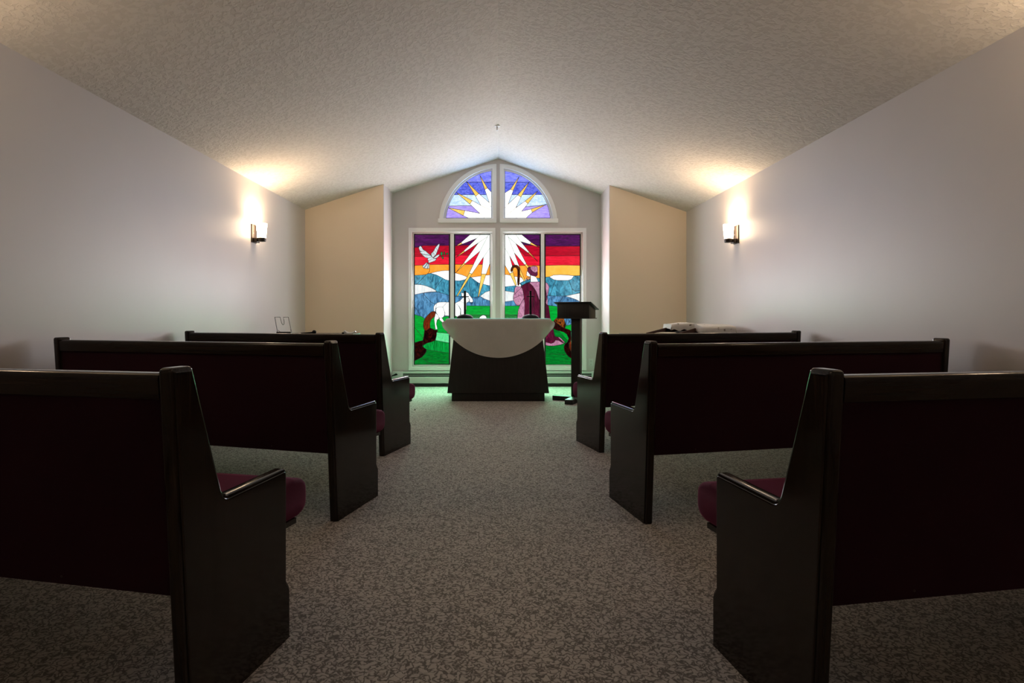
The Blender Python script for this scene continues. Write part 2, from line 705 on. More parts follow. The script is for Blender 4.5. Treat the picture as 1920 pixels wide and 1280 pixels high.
def scaled_poly(pts, k):
    cx = sum(p[0] for p in pts) / len(pts); cy = sum(p[1] for p in pts) / len(pts)
    return [(cx + (x - cx) * k, cy + (y - cy) * k) for x, y in pts]


# --- lower left window: pane A and pane B
win3 = window('window_3', OP['window_3'], [(766, 427), (929, 427), (929, 694), (766, 694)],
              'tall two-pane stained glass window left of the cross bar with a white dove and a sheep')
win4 = window('window_4', OP['window_4'], [(938, 427), (1099.5, 427), (1099.5, 694), (938, 694)],
              'tall two-pane stained glass window right of the cross bar with a shepherd')


def sash(win, op, mull):
    x0, x1 = op[0][0], op[1][0]
    y0, y1 = op[0][1], op[2][1]
    panes = [[(x0 + 3, y0 + 3), (mull[0], y0 + 3), (mull[0], y1 - 3), (x0 + 3, y1 - 3)],
             [(mull[1], y0 + 3), (x1 - 3, y0 + 3), (x1 - 3, y1 - 3), (mull[1], y1 - 3)]]
    outer = P2([(x0 - .5, y0 - .5), (x1 + .5, y0 - .5), (x1 + .5, y1 + .5), (x0 - .5, y1 + .5)], DW)
    plate('window_sash', outer, [P2(p, DW + .02) for p in panes], DW + .018, DW + .085, M_TRIM, win, bev=.003)
    # the jamb lining between the casing and the sash
    plate('jamb_lining', outer, [P2(op, DW)], DW - .001, DW + .02, M_TRIM, win)


sash(win3, OP['window_3'], (844.2, 850.8))
sash(win4, OP['window_4'], (1014.4, 1020.6))

A = [
    ('meadow', 'deep green grass glass', [(770, 430), (850, 430), (850, 690), (770, 690)]),
    ('green', 'bright green hillside glass', [(770, 430), (850, 430), (850, 622), (836, 624.4), (818, 622.5), (800, 640), (770, 642)]),
    ('blue', 'streaky dark blue hill glass', band([(776, 589), (782, 591), (790, 593), (797, 597.5), (808, 590), (820, 588), (832, 594), (838, 592.5), (843, 593.5)])),
    ('teal', 'streaky teal hill glass', band(chaikin([(777, 552), (793, 549), (819, 546.5), (831, 550), (843, 554)], 2, False))),
    ('mist', 'misty white cloud glass', chaikin([(770, 533), (777, 533), (790, 533.5), (800, 536), (812, 541), (821, 546.8), (805, 547), (793, 549), (777, 552.5), (770, 553)])),
    ('orange', 'orange sky glass', band([(776, 516), (790, 515.4), (799, 514.5), (802, 513), (808, 512), (820, 509), (835, 507), (843, 507)])),
    ('cloud', 'white cloud glass', [(807, 512.2), (814, 510.3), (820, 509), (828, 507.6), (835, 507), (850, 507), (850, 527), (843, 526), (835, 524), (828, 520), (818, 515)]),
    ('red', 'red sky glass', band([(776, 497.5), (792, 497), (803, 496), (843, 495.6)])),
    ('crimson', 'crimson sky glass', band([(776, 480.6), (810, 480.2), (843, 481)])),
    ('purple', 'dark purple sky glass', band([(776, 463.8), (787, 463.2), (793, 460.4), (843, 460.3)])),
    ('mint', 'pale mint grass glass', [(818.7, 622.7), (836.2, 624.4), (850, 626), (850, 644), (843, 643), (816.5, 638)]),
    ('streak', 'streaked green grass glass', [(816.5, 638), (843, 643.3), (850, 644), (850, 663.5), (843, 662), (820, 658.5), (799.5, 655.3), (792, 649), (800, 643)]),
    ('brown', 'red-brown tree trunk glass', chaikin([(810, 583.5), (816.5, 584.5), (817.5, 588), (814, 594), (808.5, 598), (805.6, 607), (807, 615), (803.5, 617), (799, 619.8), (796, 619.2), (793.4, 611), (794.5, 601.4), (799.4, 593.7), (805.6, 587)], 1)),
    ('umber', 'dark tree trunk glass', [(796, 619), (799, 619.8), (803.5, 616.7), (807, 614.5), (811, 616.5), (816, 618.5), (821, 618.8), (820.5, 621), (818.5, 622.6), (818.5, 628), (817.5, 633), (815, 638), (808, 641), (800, 643), (793, 646.5), (792, 641), (794, 634), (795, 628)]),
    ('umber', 'dark tree root glass', [(770, 645), (777, 643), (786, 639.5), (793.5, 638), (792.5, 646), (792, 649.8), (796, 652.5), (799.6, 654.5), (799, 659.5), (795, 665), (791, 669.3), (784, 673), (777, 676), (770, 678)]),
    ('wool', 'white sheep tail glass', [(813.3, 583), (813, 575), (815.5, 571), (819, 567.8), (817.3, 577), (816.2, 584.5)]),
    ('wool', 'white sheep rump glass', [(819, 567.8), (823, 566.3), (832, 565.9), (841, 566.3), (838, 575), (833, 582), (822, 583), (817.3, 577)]),
    ('wool', 'white sheep flank glass', [(838.5, 566.2), (850, 566.5), (850, 593), (843, 592), (834, 591.5), (834.2, 586), (832, 580), (830.2, 575.4)]),
    ('wool', 'white sheep thigh glass', chaikin([(817.3, 577), (825, 575), (830.2, 575.4), (832, 580), (834.2, 586), (833.5, 592), (829, 596), (823.5, 596.5), (821, 590), (817, 586)], 1)),
    ('wool', 'white sheep hock glass', [(816.8, 586.5), (821, 590), (823.5, 596.5), (820.5, 599.5), (814, 597.5)]),
    ('wool', 'white sheep hind leg glass', [(814, 597.5), (819.8, 598.8), (818.2, 607), (820.5, 616.8), (816.5, 617.6), (815.2, 607)]),
    ('wool', 'white sheep fore leg glass', [(823.5, 596.5), (829, 596), (832.5, 602), (830.5, 605), (824.5, 600)]),
    # the dove
    ('dove', 'white dove wing tip glass', [(785, 464.5), (787.5, 460.5), (790, 462), (793.5, 468), (797.5, 470), (791, 471.5), (787, 470)]),
    ('dove', 'white dove wing glass', [(786.5, 471.5), (791, 471.5), (797.5, 470), (803, 475), (808, 478.5), (799, 477.5), (790, 475.5)]),
    ('dove', 'white dove wing glass', [(790, 475.8), (799, 477.7), (808, 478.7), (809, 481), (803, 484), (797, 482.5)]),
    ('dove', 'white dove raised wing glass', [(808.3, 475.5), (813, 470.5), (817, 463), (823.8, 456), (824, 461), (820.5, 470), (817.5, 477.5), (812, 483), (809, 480)]),
    ('dove', 'white dove head glass', [(812.5, 484), (818, 479), (823.6, 476.2), (823.8, 479), (820, 483), (814, 485)]),
    ('dove', 'white dove breast glass', [(803, 484), (809, 481), (813, 484), (814.5, 485), (809, 485.6), (803.5, 489), (801.5, 486)]),
    ('dove', 'white dove body glass', [(803.5, 489), (809, 485.5), (814, 485), (819, 484.8), (815.5, 489), (810, 491), (805, 492.8), (803, 491.5)]),
    ('dove', 'white dove tail feather glass', [(792, 499), (799, 492.5), (801.5, 491.5), (799, 497), (794.5, 502.5)]),
    ('dove', 'white dove tail feather glass', [(794.8, 502.8), (799.5, 497), (802, 492.5), (802.8, 497), (801, 503.8), (798.5, 503)]),
    ('dove', 'white dove tail feather glass', [(801.3, 503.8), (803, 497), (803.5, 492.5), (805, 496), (805, 502.5)]),
    ('leaf', 'green olive leaf glass', [(826, 473), (829.6, 472), (829.8, 478), (826.2, 479)]),
    ('leaf', 'green olive leaf glass', [(832, 472), (834, 472), (834, 477.5), (832, 477.5)]),
    ('leaf', 'green olive leaf glass', [(836.2, 476), (838.5, 473.8), (840, 474), (839.5, 477), (837, 477.5)]),
    ('leaf', 'green olive leaf glass', [(827, 480.5), (829.5, 480.5), (832.3, 484), (830, 485.5)]),
]
splitA = [
    ([(805.6, 503.5), (805.4, 508), (801.8, 513.2)], 'orange sky glass'),
    ([(799, 514.3), (791, 523), (783, 531), (779, 533)], 'streaky teal hill glass'),
    ([(831, 521), (824, 530), (815.5, 541.5)], 'streaky teal hill glass'),
    ([(793, 548.5), (798, 555.5), (803, 561), (808, 566), (816.5, 570.5)], 'streaky dark blue hill glass'),
    ([(776, 574), (781, 579), (786, 587), (788, 592.5)], 'streaky dark blue hill glass'),
    ([(778, 614), (786, 624), (793.5, 634)], 'bright green hillside glass'),
    ([(791, 668.5), (796, 674.5), (803, 679.5), (811, 682), (846, 682)], 'deep green grass glass'),
    ([(809.3, 479.5), (812, 474.5), (815, 481)], 'white dove raised wing glass'),
    ([(811.5, 472), (816.8, 479)], 'white dove raised wing glass'),
    ([(814, 468.6), (818.6, 475)], 'white dove raised wing glass'),
    ([(816.6, 463.4), (820.6, 470)], 'white dove raised wing glass'),
]
make_panel(win3, [(776.4, 438.8), (843, 438.8), (843, 684), (776.4, 684)], A, splitA)

B = [
    ('meadow', 'deep green grass glass', [(845, 430), (925, 430), (925, 690), (845, 690)]),
    ('green', 'bright green field glass', [(845, 430), (925, 430), (925, 590), (845, 590)]),
    ('blue', 'streaky dark blue hill glass', band([(850, 572), (874, 573), (920, 573.5)])),
    ('teal', 'streaky teal hill glass', band([(850, 554.5), (862, 555.5), (884, 557.6), (899, 556), (903, 554), (920, 556)])),
    ('mist', 'misty white cloud glass', [(900, 555), (910, 547.5), (919, 544.5), (925, 544), (925, 566), (919, 564), (908, 560)]),
    ('orange', 'orange sky glass', band([(850, 510.5), (853.5, 511.5), (866, 515), (874, 518.3), (884, 519.6), (896, 518), (919, 515)])),
    ('cloud', 'white cloud glass', [(845, 508), (853.5, 511.6), (866, 515), (874, 518.2), (877.5, 519.5), (872, 524), (862, 526.3), (853.5, 526), (845, 526)]),
    ('cloud', 'white cloud glass', [(883, 519.7), (896, 518), (919, 515), (925, 514), (925, 537), (919, 535.6), (908, 533), (897, 530), (890, 525)]),
    ('red', 'red sky glass', band([(850, 495.6), (920, 495.6)])),
    ('crimson', 'crimson sky glass', band([(850, 478.2), (886, 478.2), (890, 470), (920, 470)])),
    ('purple', 'dark purple sky glass', band([(850, 460.6), (880, 459.5), (920, 456)])),
    ('ray', 'white sun ray glass', [(883.3, 438), (902.7, 438), (893.5, 446.9), (866.8, 457.4), (864.7, 454.3)]),
    ('gold', 'golden ray tip glass', [(864.7, 454.3), (866.8, 457.4), (854.5, 461.3)]),
    ('ray', 'white sun ray glass', [(902.7, 438), (917, 438), (914.3, 443.4), (896.7, 455.3), (871.4, 472.2), (869.6, 470), (893.5, 446.9)]),
    ('gold', 'golden ray tip glass', [(869.6, 470), (871.4, 472.2), (854.5, 482.7)]),
    ('ray', 'white sun ray glass', [(914.3, 443.4), (899.9, 470.8), (872.4, 494), (869.6, 492.6), (896.7, 455.3)]),
    ('gold', 'golden ray tip glass', [(869.6, 492.6), (872.4, 494), (854.1, 511.6)]),
    ('ray', 'white sun ray glass', [(914.3, 443.4), (917, 438), (922, 436), (922, 461), (918.8, 464.5), (906.5, 482), (885, 513.3), (879.8, 511.9), (899.9, 470.8)]),
    ('gold', 'golden ray tip glass', [(879.8, 511.9), (885, 513.3), (858, 555), (856.3, 554.4)]),
    ('ray', 'white sun ray glass', [(918.8, 464.5), (922, 461), (922, 488), (918.8, 493.3), (911.5, 513.7), (902.7, 513.5), (906.5, 482)]),
    ('gold', 'golden ray tip glass', [(902.7, 513.5), (911.5, 513.7), (897.6, 556), (896.4, 555.6)]),
    ('wool', 'white sheep ear glass', [(864.5, 548), (868.5, 549.5), (870, 557.5), (866, 555.8)]),
    ('wool', 'white sheep face glass', [(868.5, 549.5), (873, 547), (878, 549), (881, 554), (886, 560), (887.3, 564.5), (885.5, 566.7), (880.3, 566.2), (880.3, 561), (878, 558.5), (870, 557.5)]),
    ('wool', 'white sheep neck glass', [(845, 571), (853.5, 567.8), (862, 564), (868, 557.5), (874, 557.5), (878, 558.5), (880.3, 561.5), (879, 565.5), (874.5, 568), (874.5, 580), (870.5, 590.5), (864, 589.5), (864, 580), (860, 573), (853.5, 568.4)]),
    ('wool', 'white sheep shoulder glass', [(845, 570), (853.5, 568.3), (860, 573), (863.8, 581), (862.7, 593), (859, 594.5), (853.5, 592), (845, 592)]),
    ('wool', 'small white sheep far off', chaikin([(898.3, 598), (899, 595), (902, 592.2), (906, 590.2), (911, 592), (912.6, 596), (911, 599), (904, 600)], 1)),
]
splitB = [
    ([(881.5, 519), (880, 534), (883.3, 547), (881, 557.6)], 'streaky teal hill glass'),
    ([(884, 557.5), (884, 574)], 'streaky dark blue hill glass'),
    ([(845, 640), (925, 636)], 'deep green grass glass'),
    ([(862, 564), (869, 567.5), (879, 565.5)], 'white sheep neck glass'),
]
make_panel(win3, [(852.2, 438.8), (919.6, 438.8), (919.6, 684), (852.2, 684)], B, splitB)

C = [
    ('meadow', 'deep green grass glass', [(940, 430), (1020, 430), (1020, 690), (940, 690)]),
    ('green', 'bright green field glass', [(940, 430), (1020, 430), (1020, 590), (940, 590)]),
    ('blue', 'streaky dark blue hill glass', band([(945, 573.5), (1015, 573)])),
    ('mist', 'misty white cloud glass', [(940, 544), (946.4, 545), (963, 547.5), (970, 550), (970, 562), (963, 563.4), (946.4, 565.5), (940, 566)]),
    ('teal', 'streaky teal hill glass', band([(945, 544.8), (963, 547.5), (1015, 549)])),
    ('cloud', 'white cloud glass', band([(945, 537.6), (966, 535.4), (976, 530), (984, 526), (994, 522), (1000, 516)])),
    ('orange', 'orange sky glass', band([(945, 514.2), (955, 515.4), (962, 518), (975, 519), (984, 523.5), (990, 523.5), (1015, 521.6)])),
    ('red', 'red sky glass', band([(945, 497.6), (1015, 497.6)])),
    ('crimson', 'crimson sky glass', band([(945, 472), (978, 472), (984, 479.5), (1015, 479.6)])),
    ('purple', 'dark purple sky glass', band([(945, 456), (980, 459), (1015, 461)])),
    ('ray', 'white sun ray glass', [(966, 438), (976, 438), (996.2, 454.4), (993.4, 457.7), (976.5, 452.8)]),
    ('gold', 'golden ray tip glass', [(996.2, 454.4), (1010.9, 463.7), (993.4, 457.7)]),
    ('ray', 'white sun ray glass', [(950.8, 438), (966, 438), (976.5, 452.8), (992.3, 472.5), (990.1, 473.6), (967.2, 456.6), (952.4, 443.5)]),
    ('gold', 'golden ray tip glass', [(992.3, 472.5), (1008.2, 490), (990.1, 473.6)]),
    ('ray', 'white sun ray glass', [(952.4, 443.5), (967.2, 456.6), (986.9, 494.4), (984.1, 496.5), (964.4, 474.1)]),
    ('gold', 'golden ray tip glass', [(986.9, 494.4), (992.5, 502), (990, 504.5), (984.1, 496.5)]),
    ('ray', 'white sun ray glass', [(942, 436), (950.8, 438), (952.4, 443.5), (964.4, 474.1), (974.6, 502), (969.5, 503.5), (955.7, 480.1), (946.4, 464.8), (942, 459)]),
    ('gold', 'golden ray tip glass', [(974.6, 502), (986.6, 530.4), (984.6, 531.2), (969.5, 503.5)]),
    ('ray', 'white sun ray glass', [(942, 459), (946.4, 464.8), (955.7, 480.1), (960.5, 498.7), (962, 510), (955.8, 512.8), (946.6, 497), (942, 489)]),
    ('gold', 'golden ray tip glass', [(962, 510), (968.8, 534), (966.6, 536), (955.8, 512.8)]),
    ('cloud', 'white hand glass', [(967.5, 533.5), (975, 531.5), (977.4, 535), (976.4, 537.5), (967.5, 536.4)]),
    ('teal', 'streaky teal far hill glass', [(976, 530.2), (984, 526.6), (993.5, 523), (995, 528), (986, 531), (978, 535.2)]),
    ('teal', 'streaky teal far hill glass', [(1005.5, 520.8), (1018, 522), (1018, 529), (1009, 528.5)]),
    ('rose', 'rose robe shoulder glass', [(992, 529.4), (1000, 527.8), (1018, 528), (1018, 566), (1012, 564.5), (1008.5, 555), (1005.5, 546.5), (999, 536.2)]),
    ('wine', 'wine-red robe glass', [(977.2, 537.2), (983, 532.5), (992.4, 529.7), (999, 536.2), (1005.5, 546.5), (1012, 564.5), (1018, 570), (1018, 690), (980, 690), (982, 596), (984, 573.7), (982.5, 560.6), (981.6, 547.5)]),
    ('rose', 'rose robe sleeve glass', chaikin([(966, 536.2), (976.8, 537.2), (979.6, 541), (982, 551.2), (982.5, 559.7), (979.2, 564.3), (974.5, 572.8), (969, 572.8), (964.2, 566.2), (961.9, 558.7), (964.2, 547.5)], 1)),
    ('rose', 'rose robe skirt glass', [(982.7, 560.5), (984, 569), (983.6, 585), (982, 600), (978, 690), (966, 690), (970, 596), (971.7, 581), (975, 572), (979.2, 564.3)]),
    ('bark', 'brown shepherd crook glass', chaikin([(957.2, 508), (958.2, 502.5), (961.4, 497.8), (967, 496.2), (971.9, 498.3), (974.8, 503.4), (974.8, 511), (973.8, 534.8), (969.9, 534.8), (970.6, 511), (970.1, 504.8), (967, 501), (963.5, 501.4), (961.3, 505.3), (960.2, 510)], 1)),
    ('cloud', 'white bearded face glass', [(988.1, 507.6), (990.5, 510), (994.7, 516), (993.3, 519), (987, 516.4)]),
    ('skin', 'tan cheek glass', [(987, 521), (993.3, 519), (994.4, 521.4), (990.5, 524.8), (987.6, 523)]),
    ('cloud', 'white hair glass', [(995, 515.5), (1001.7, 517.4), (1005.5, 519.6), (1009.4, 528), (994.7, 528.6)]),
    ('plum', 'plum hat brim glass', chaikin([(988.4, 503.6), (992.4, 499), (996.6, 501), (1007.8, 508), (1007.9, 517), (1001.7, 517.8), (995.2, 515.8), (990.2, 510)], 1)),
    ('rose', 'rose hat crown glass', chaikin([(993.6, 502), (997, 499), (1003, 498.4), (1008, 500), (1008.2, 509), (1003.5, 511.5), (997.4, 508)], 2)),
]
splitC = [
    ([(964, 552.5), (970, 546), (976.5, 540), (979, 538)], 'rose robe sleeve glass'),
    ([(962, 559.5), (967, 557.5), (974, 553.5), (983, 552)], 'rose robe sleeve glass'),
    ([(1002, 540), (1000, 590), (998, 690)], 'wine-red robe glass'),
    ([(940, 640), (1020, 644)], 'deep green grass glass'),
]
make_panel(win4, [(945.8, 438.8), (1013, 438.8), (1013, 684), (945.8, 684)], C, splitC)

D = [
    ('meadow', 'deep green grass glass', [(1016, 430), (1095, 430), (1095, 690), (1016, 690)]),
    ('green', 'bright green hillside glass', [(1016, 430), (1095, 430), (1095, 640), (1066, 640), (1040, 612), (1016, 612)]),
    ('blue', 'streaky dark blue hill glass', [(1016, 430), (1095, 430), (1095, 604), (1072, 607.6), (1062.5, 610.5), (1055, 596), (1050, 580), (1047, 575.6), (1040.8, 573.8), (1028.3, 572.3), (1016, 572)]),
    ('teal', 'streaky teal hill glass', band([(1022, 554), (1046, 555), (1059.5, 554.7), (1074.4, 551.6), (1088, 548.8)])),
    ('mist', 'misty white cloud glass', [(1059.5, 555), (1074.4, 551.6), (1088, 549.2), (1095, 548), (1095, 568), (1088, 566), (1081.4, 562), (1069.7, 557.8)]),
    ('amber', 'amber sky glass', band([(1022, 519.5), (1029.8, 518.8), (1038, 515.6), (1050, 514.8), (1065.8, 515.6), (1076, 516.8), (1088, 516.4)])),
    ('cloud', 'white cloud glass', [(1029.8, 518.8), (1038, 515.6), (1050, 514.9), (1065.8, 515.8), (1076.4, 516.9), (1071.3, 523.4), (1065, 525.4), (1046, 525.4), (1038.4, 524.2), (1033, 520.9)]),
    ('red', 'red sky glass', band([(1022, 497.6), (1055, 496.8), (1088, 497.4)])),
    ('crimson', 'crimson sky glass', band([(1022, 479.6), (1088, 479.4)])),
    ('purple', 'dark purple sky glass', band([(1022, 461.6), (1088, 461.4)])),
    ('rose', 'rose robe sleeve glass', [(1016, 528.5), (1022.4, 529), (1026.7, 531), (1029.5, 537.5), (1028.3, 547), (1026, 556), (1027.1, 562.5), (1026.9, 573), (1023, 568), (1016, 564)]),
    ('plum', 'plum robe fold glass', [(1016, 540), (1023, 543), (1025.5, 556), (1025, 562), (1023, 567), (1016, 566)]),
    ('wine', 'wine-red robe glass', [(1016, 564), (1023, 567.5), (1027, 573.2), (1028.6, 573), (1031.8, 597), (1034.5, 606), (1036.5, 609), (1037, 615.4), (1040, 630), (1043.5, 637), (1041.6, 638), (1038.7, 641.7), (1033, 643.7), (1026.4, 642), (1016, 640)]),
    ('wine', 'wine-red hem glass', [(1040, 630), (1046, 631.8), (1050.5, 636), (1056, 641.5), (1054, 642), (1047, 638), (1041.6, 637.4)]),
    ('rose', 'rose hem glass', [(1016, 640), (1026.4, 641.9), (1033, 643.7), (1038.7, 641.7), (1041.6, 637.4), (1047, 638), (1054, 641.9), (1058, 643.7), (1050, 646.2), (1038, 648.3), (1028, 648), (1016, 645)]),
    ('rose', 'rose robe edge glass', [(1046, 631.8), (1048.5, 631.6), (1052.7, 634.7), (1057, 639.5), (1060.4, 643.4), (1056, 641.4), (1050.5, 636)]),
    ('amberbrown', 'glowing amber-brown trunk glass', [(1038.5, 600.7), (1045.3, 594), (1055, 592), (1058.4, 600.7), (1060.9, 609.7), (1059.2, 615.4), (1053, 612), (1047.7, 608.5), (1042, 604)]),
    ('umber', 'dark tree trunk glass', [(1036.3, 608.5), (1038.5, 600.7), (1042, 604), (1047.7, 608.5), (1053, 612), (1059.2, 615.4), (1067.4, 618), (1073, 622.5), (1095, 642), (1095, 680), (1080, 677), (1072, 672), (1066, 668), (1062.5, 664), (1058.5, 657), (1057.2, 650.7), (1059.2, 645), (1064, 641), (1066.4, 634.3), (1062.5, 626), (1057, 622.3), (1051, 620.4), (1043, 618.5), (1037.5, 615.6)]),
    ('brown', 'red-brown bark glass', [(1066.8, 643), (1072, 636.8), (1078, 645), (1076, 660), (1071, 659), (1067.5, 652)]),
]
splitD = [
    ([(1041.6, 525), (1037, 537.5), (1032, 551), (1031, 555.5)], 'streaky teal hill glass'),
    ([(1066.6, 525), (1070, 534), (1072.8, 542), (1072.6, 553)], 'streaky teal hill glass'),
    ([(1072.8, 542), (1079, 545.5), (1088.5, 544)], 'streaky teal hill glass'),
    ([(1057.5, 554), (1049.4, 565.6), (1043, 575)], 'streaky dark blue hill glass'),
    ([(1081.4, 561.5), (1079, 585), (1062.5, 611)], 'streaky dark blue hill glass'),
    ([(1020, 664), (1040, 663.5), (1062.5, 664.5)], 'deep green grass glass'),
]
make_panel(win4, [(1021.8, 438.8), (1088.4, 438.8), (1088.4, 684), (1021.8, 684)], D, splitD)

# --- arched windows
def arch_win(name, side, label):
    outer = half_arch(side, 111, 3.2, 416.5)
    # sill board at the foot, a little wider than the arch
    sx = 934 + side * 112.5
    o = plate(name, P2(outer, DW - .02), [P2(OP[name], DW - .02)], DW - .022, DW, M_TRIM, bev=.004)
    struct(o, label)
    a, b2 = sorted((wx(934 + side * 3.2, DW - .02), wx(sx, DW - .02)))
    sb = boxo('window_sill', (a, b2, DW - .034, DW - .001, wz(417.2, DW - .02), wz(409.6, DW - .02)), M_TRIM, o, bev=.003)
    ring_out = half_arch(side, 104, 9.5, 411.5)
    ring_in = half_arch(side, 98.8, 12.2, 409.2)
    plate('window_sash', P2(ring_out, DW), [P2(ring_in, DW + .02)], DW + .018, DW + .085, M_TRIM, o)
    plate('jamb_lining', P2(ring_out, DW), [P2(OP[name], DW)], DW - .001, DW + .02, M_TRIM, o)
    return o


win1 = arch_win('window_1', -1, 'left quarter-round stained glass window under the ridge')
win2 = arch_win('window_2', 1, 'right quarter-round stained glass window under the ridge')
GL = [
    ('lilac', 'lilac sky glass', [(820, 310), (930, 310), (930, 420), (820, 420)]),
    ('pale', 'pale blue sky glass', [(820, 310), (930, 310), (930, 386), (870, 385.6), (820, 386.5)]),
    ('cobalt', 'cobalt sky glass', [(820, 310), (930, 310), (930, 364.8), (820, 365.2)]),
    ('violet', 'violet-blue sky glass', [(820, 310), (930, 310), (930, 341.3), (820, 341.5)]),
    ('glare', 'bright white sun ray glass', [(909, 355.2), (914, 352.5), (921, 360), (926, 364), (926, 394), (921, 388), (917.4, 379.8)]),
    ('gold', 'golden ray tip glass', [(899.6, 328.5), (914, 352.5), (909, 355.2)]),
    ('glare', 'bright white sun ray glass', [(892, 368), (897.9, 363), (917.4, 379.8), (921, 388), (926, 394), (926, 399), (921, 394.5), (901.7, 385)]),
    ('gold', 'golden ray tip glass', [(874.5, 340), (897.9, 363), (892, 368)]),
    ('glare', 'bright white sun ray glass', [(881, 382.4), (885.5, 376), (901.7, 385), (921, 394.5), (926, 397), (926, 414), (914, 414), (908, 408.5), (899.8, 400)]),
    ('gold', 'golden ray tip glass', [(855, 360.3), (885.5, 376), (881, 382.4)]),
    ('glare', 'bright white sun ray glass', [(868.6, 404), (871.8, 394.8), (899.8, 400), (908, 408.5), (914, 414), (890, 414), (878, 408.5)]),
    ('gold', 'golden ray tip glass', [(840.6, 389.6), (871.8, 394.8), (868.6, 404)]),
]
make_panel(win1, half_arch(-1, 98.2, 12.8, 408.7), GL, edge=.25)
GR = [
    ('lilac', 'lilac sky glass', [(940, 310), (1050, 310), (1050, 420), (940, 420)]),
    ('pale', 'pale blue sky glass', [(940, 310), (1050, 310), (1050, 383), (1024, 384), (985, 387.5), (940, 387)]),
    ('cobalt', 'cobalt sky glass', [(940, 310), (1050, 310), (1050, 364.8), (940, 364.8)]),
    ('violet', 'violet-blue sky glass', [(940, 310), (1050, 310), (1050, 341.3), (940, 341.8)]),
    ('glare', 'bright white sun ray glass', [(957, 355), (962.3, 357), (952.6, 383), (946, 391), (942, 395), (942, 368), (946, 362)]),
    ('gold', 'golden ray tip glass', [(973.4, 331), (962.3, 357), (957, 355)]),
    ('glare', 'bright white sun ray glass', [(970.8, 365.5), (976.7, 369.4), (967, 389.6), (947.4, 406), (942, 410), (942, 395), (946, 391), (952.6, 383)]),
    ('gold', 'golden ray tip glass', [(992.3, 340.8), (976.7, 369.4), (970.8, 365.5)]),
    ('glare', 'bright white sun ray glass', [(984.5, 377), (989.7, 381.8), (978, 396), (969.5, 407), (963, 414), (942, 414), (942, 410), (947.4, 406), (967, 389.6)]),
    ('gold', 'golden ray tip glass', [(1008.6, 357.7), (989.7, 381.8), (984.5, 377)]),
    ('glare', 'bright white sun ray glass', [(995.5, 392), (998, 398), (988.4, 406.5), (983, 414), (963, 414), (969.5, 407), (978, 396)]),
    ('gold', 'golden ray tip glass', [(1024, 383), (998, 398), (995.5, 392)]),
]
make_panel(win2, half_arch(1, 98.2, 12.8, 408.7), GR, edge=.25)

# ------------------------------------------------------------------ baseboards, heater, outlet
for nm, a, b2 in (('baseboard_left', XL, XL + .012), ('baseboard_right', XR - .012, XR)):
    struct(boxo(nm, (a, b2, YN, YF, 0, .10), M_BASE, bev=.003), 'low dark rubber base along the side wall')
struct(boxo('baseboard_front_left', (XL + .012, BXL, YF - .012, YF, 0, .10), M_BASE, bev=.003), 'low dark rubber base on the end wall left')
struct(boxo('baseboard_front_right', (BXR, XR - .012, YF - .012, YF, 0, .10), M_BASE, bev=.003), 'low dark rubber base on the end wall right')

YH = YB - .07
ht = empty('baseboard_heater', (0, YB, 0), 0, 'long low off-white baseboard heater under the stained glass windows', 'heater')
boxo('back_plate', (wx(752, YH), wx(1112, YH), -.02, 0, .02, .215), M_HEAT, ht, bev=.003)
boxo('fin_core_shade', (wx(752, YH), wx(1112, YH), -.045, -.02, .04, .187), M_DARK, ht)  # fin core blackened and raised, the slot's shade put into its colour
boxo('top_hood', (wx(752, YH), wx(1112, YH), -.055, -.0, .188, .215), M_HEAT, ht, bev=.004)
boxo('front_cover', (wx(752, YH), wx(1112, YH), -.07, -.058, .048, .143), M_HEAT, ht, bev=.004)
boxo('damper_blade', (wx(752, YH), wx(1112, YH), -.052, -.047, .162, .168), M_HEAT, ht)
boxo('base_strip', (wx(752, YH), wx(1112, YH), -.05, -.0, 0, .03), M_BASE, ht)
boxo('end_cap', (BXL + .006, wx(755, YH), -.074, 0, .02, .217), M_HEAT, ht, bev=.004)
boxo('end_cap', (wx(1110, YH), BXR - .006, -.074, 0, .02, .217), M_HEAT, ht, bev=.004)
bm = bmesh.new()
prism(bm, [(wx(733.5, YH), .148), (wx(735, YH), .163), (wx(743, YH), .195), (wx(746, YH), .176), (wx(745, YH), .168)], -.095, -.074, 'Y')  # small black wedge at the heater's left end
finish('black_wedge', bm, M_BLACK, ht)['label'] = 'small black wedge at the left end of the heater'

ot = empty('power_outlet', (wx(1108, YB), YB, .30), 0, 'small white power outlet low on the bay wall behind the lectern', 'outlet')
boxo('cover_plate', (-.034, .034, -.006, 0, -.012, .098), M_PLATE, ot, bev=.003)
for dz in (.02, .066):
    rc = boxo('receptacle', (-.017, .017, -.009, -.005, dz - .014, dz + .014), M_PLATE, ot, bev=.004)
    bm = bmesh.new()
    for sx in (-.006, .006):
        box(bm, sx - .0012, sx + .0012, -.0096, -.0088, dz - .004, dz + .006)
    finish('slots', bm, M_DARK, rc)

# ------------------------------------------------------------------ pews
LEN = 1.78


def offset_poly(p, o):
    """inset a counter-clockwise polygon by o"""
    n = len(p)
    q = []
    for i in range(n):
        a, b_, c_ = Vector(p[i - 1]), Vector(p[i]), Vector(p[(i + 1) % n])
        d1, d2 = (b_ - a).normalized(), (c_ - b_).normalized()
        n1, n2 = Vector((-d1.y, d1.x)), Vector((-d2.y, d2.x))
        m = n1 + n2
        m = m / max(.35, m.length_squared / 2) if m.length > 1e-6 else n1
        q.append(tuple(b_ + m * o))
    return q


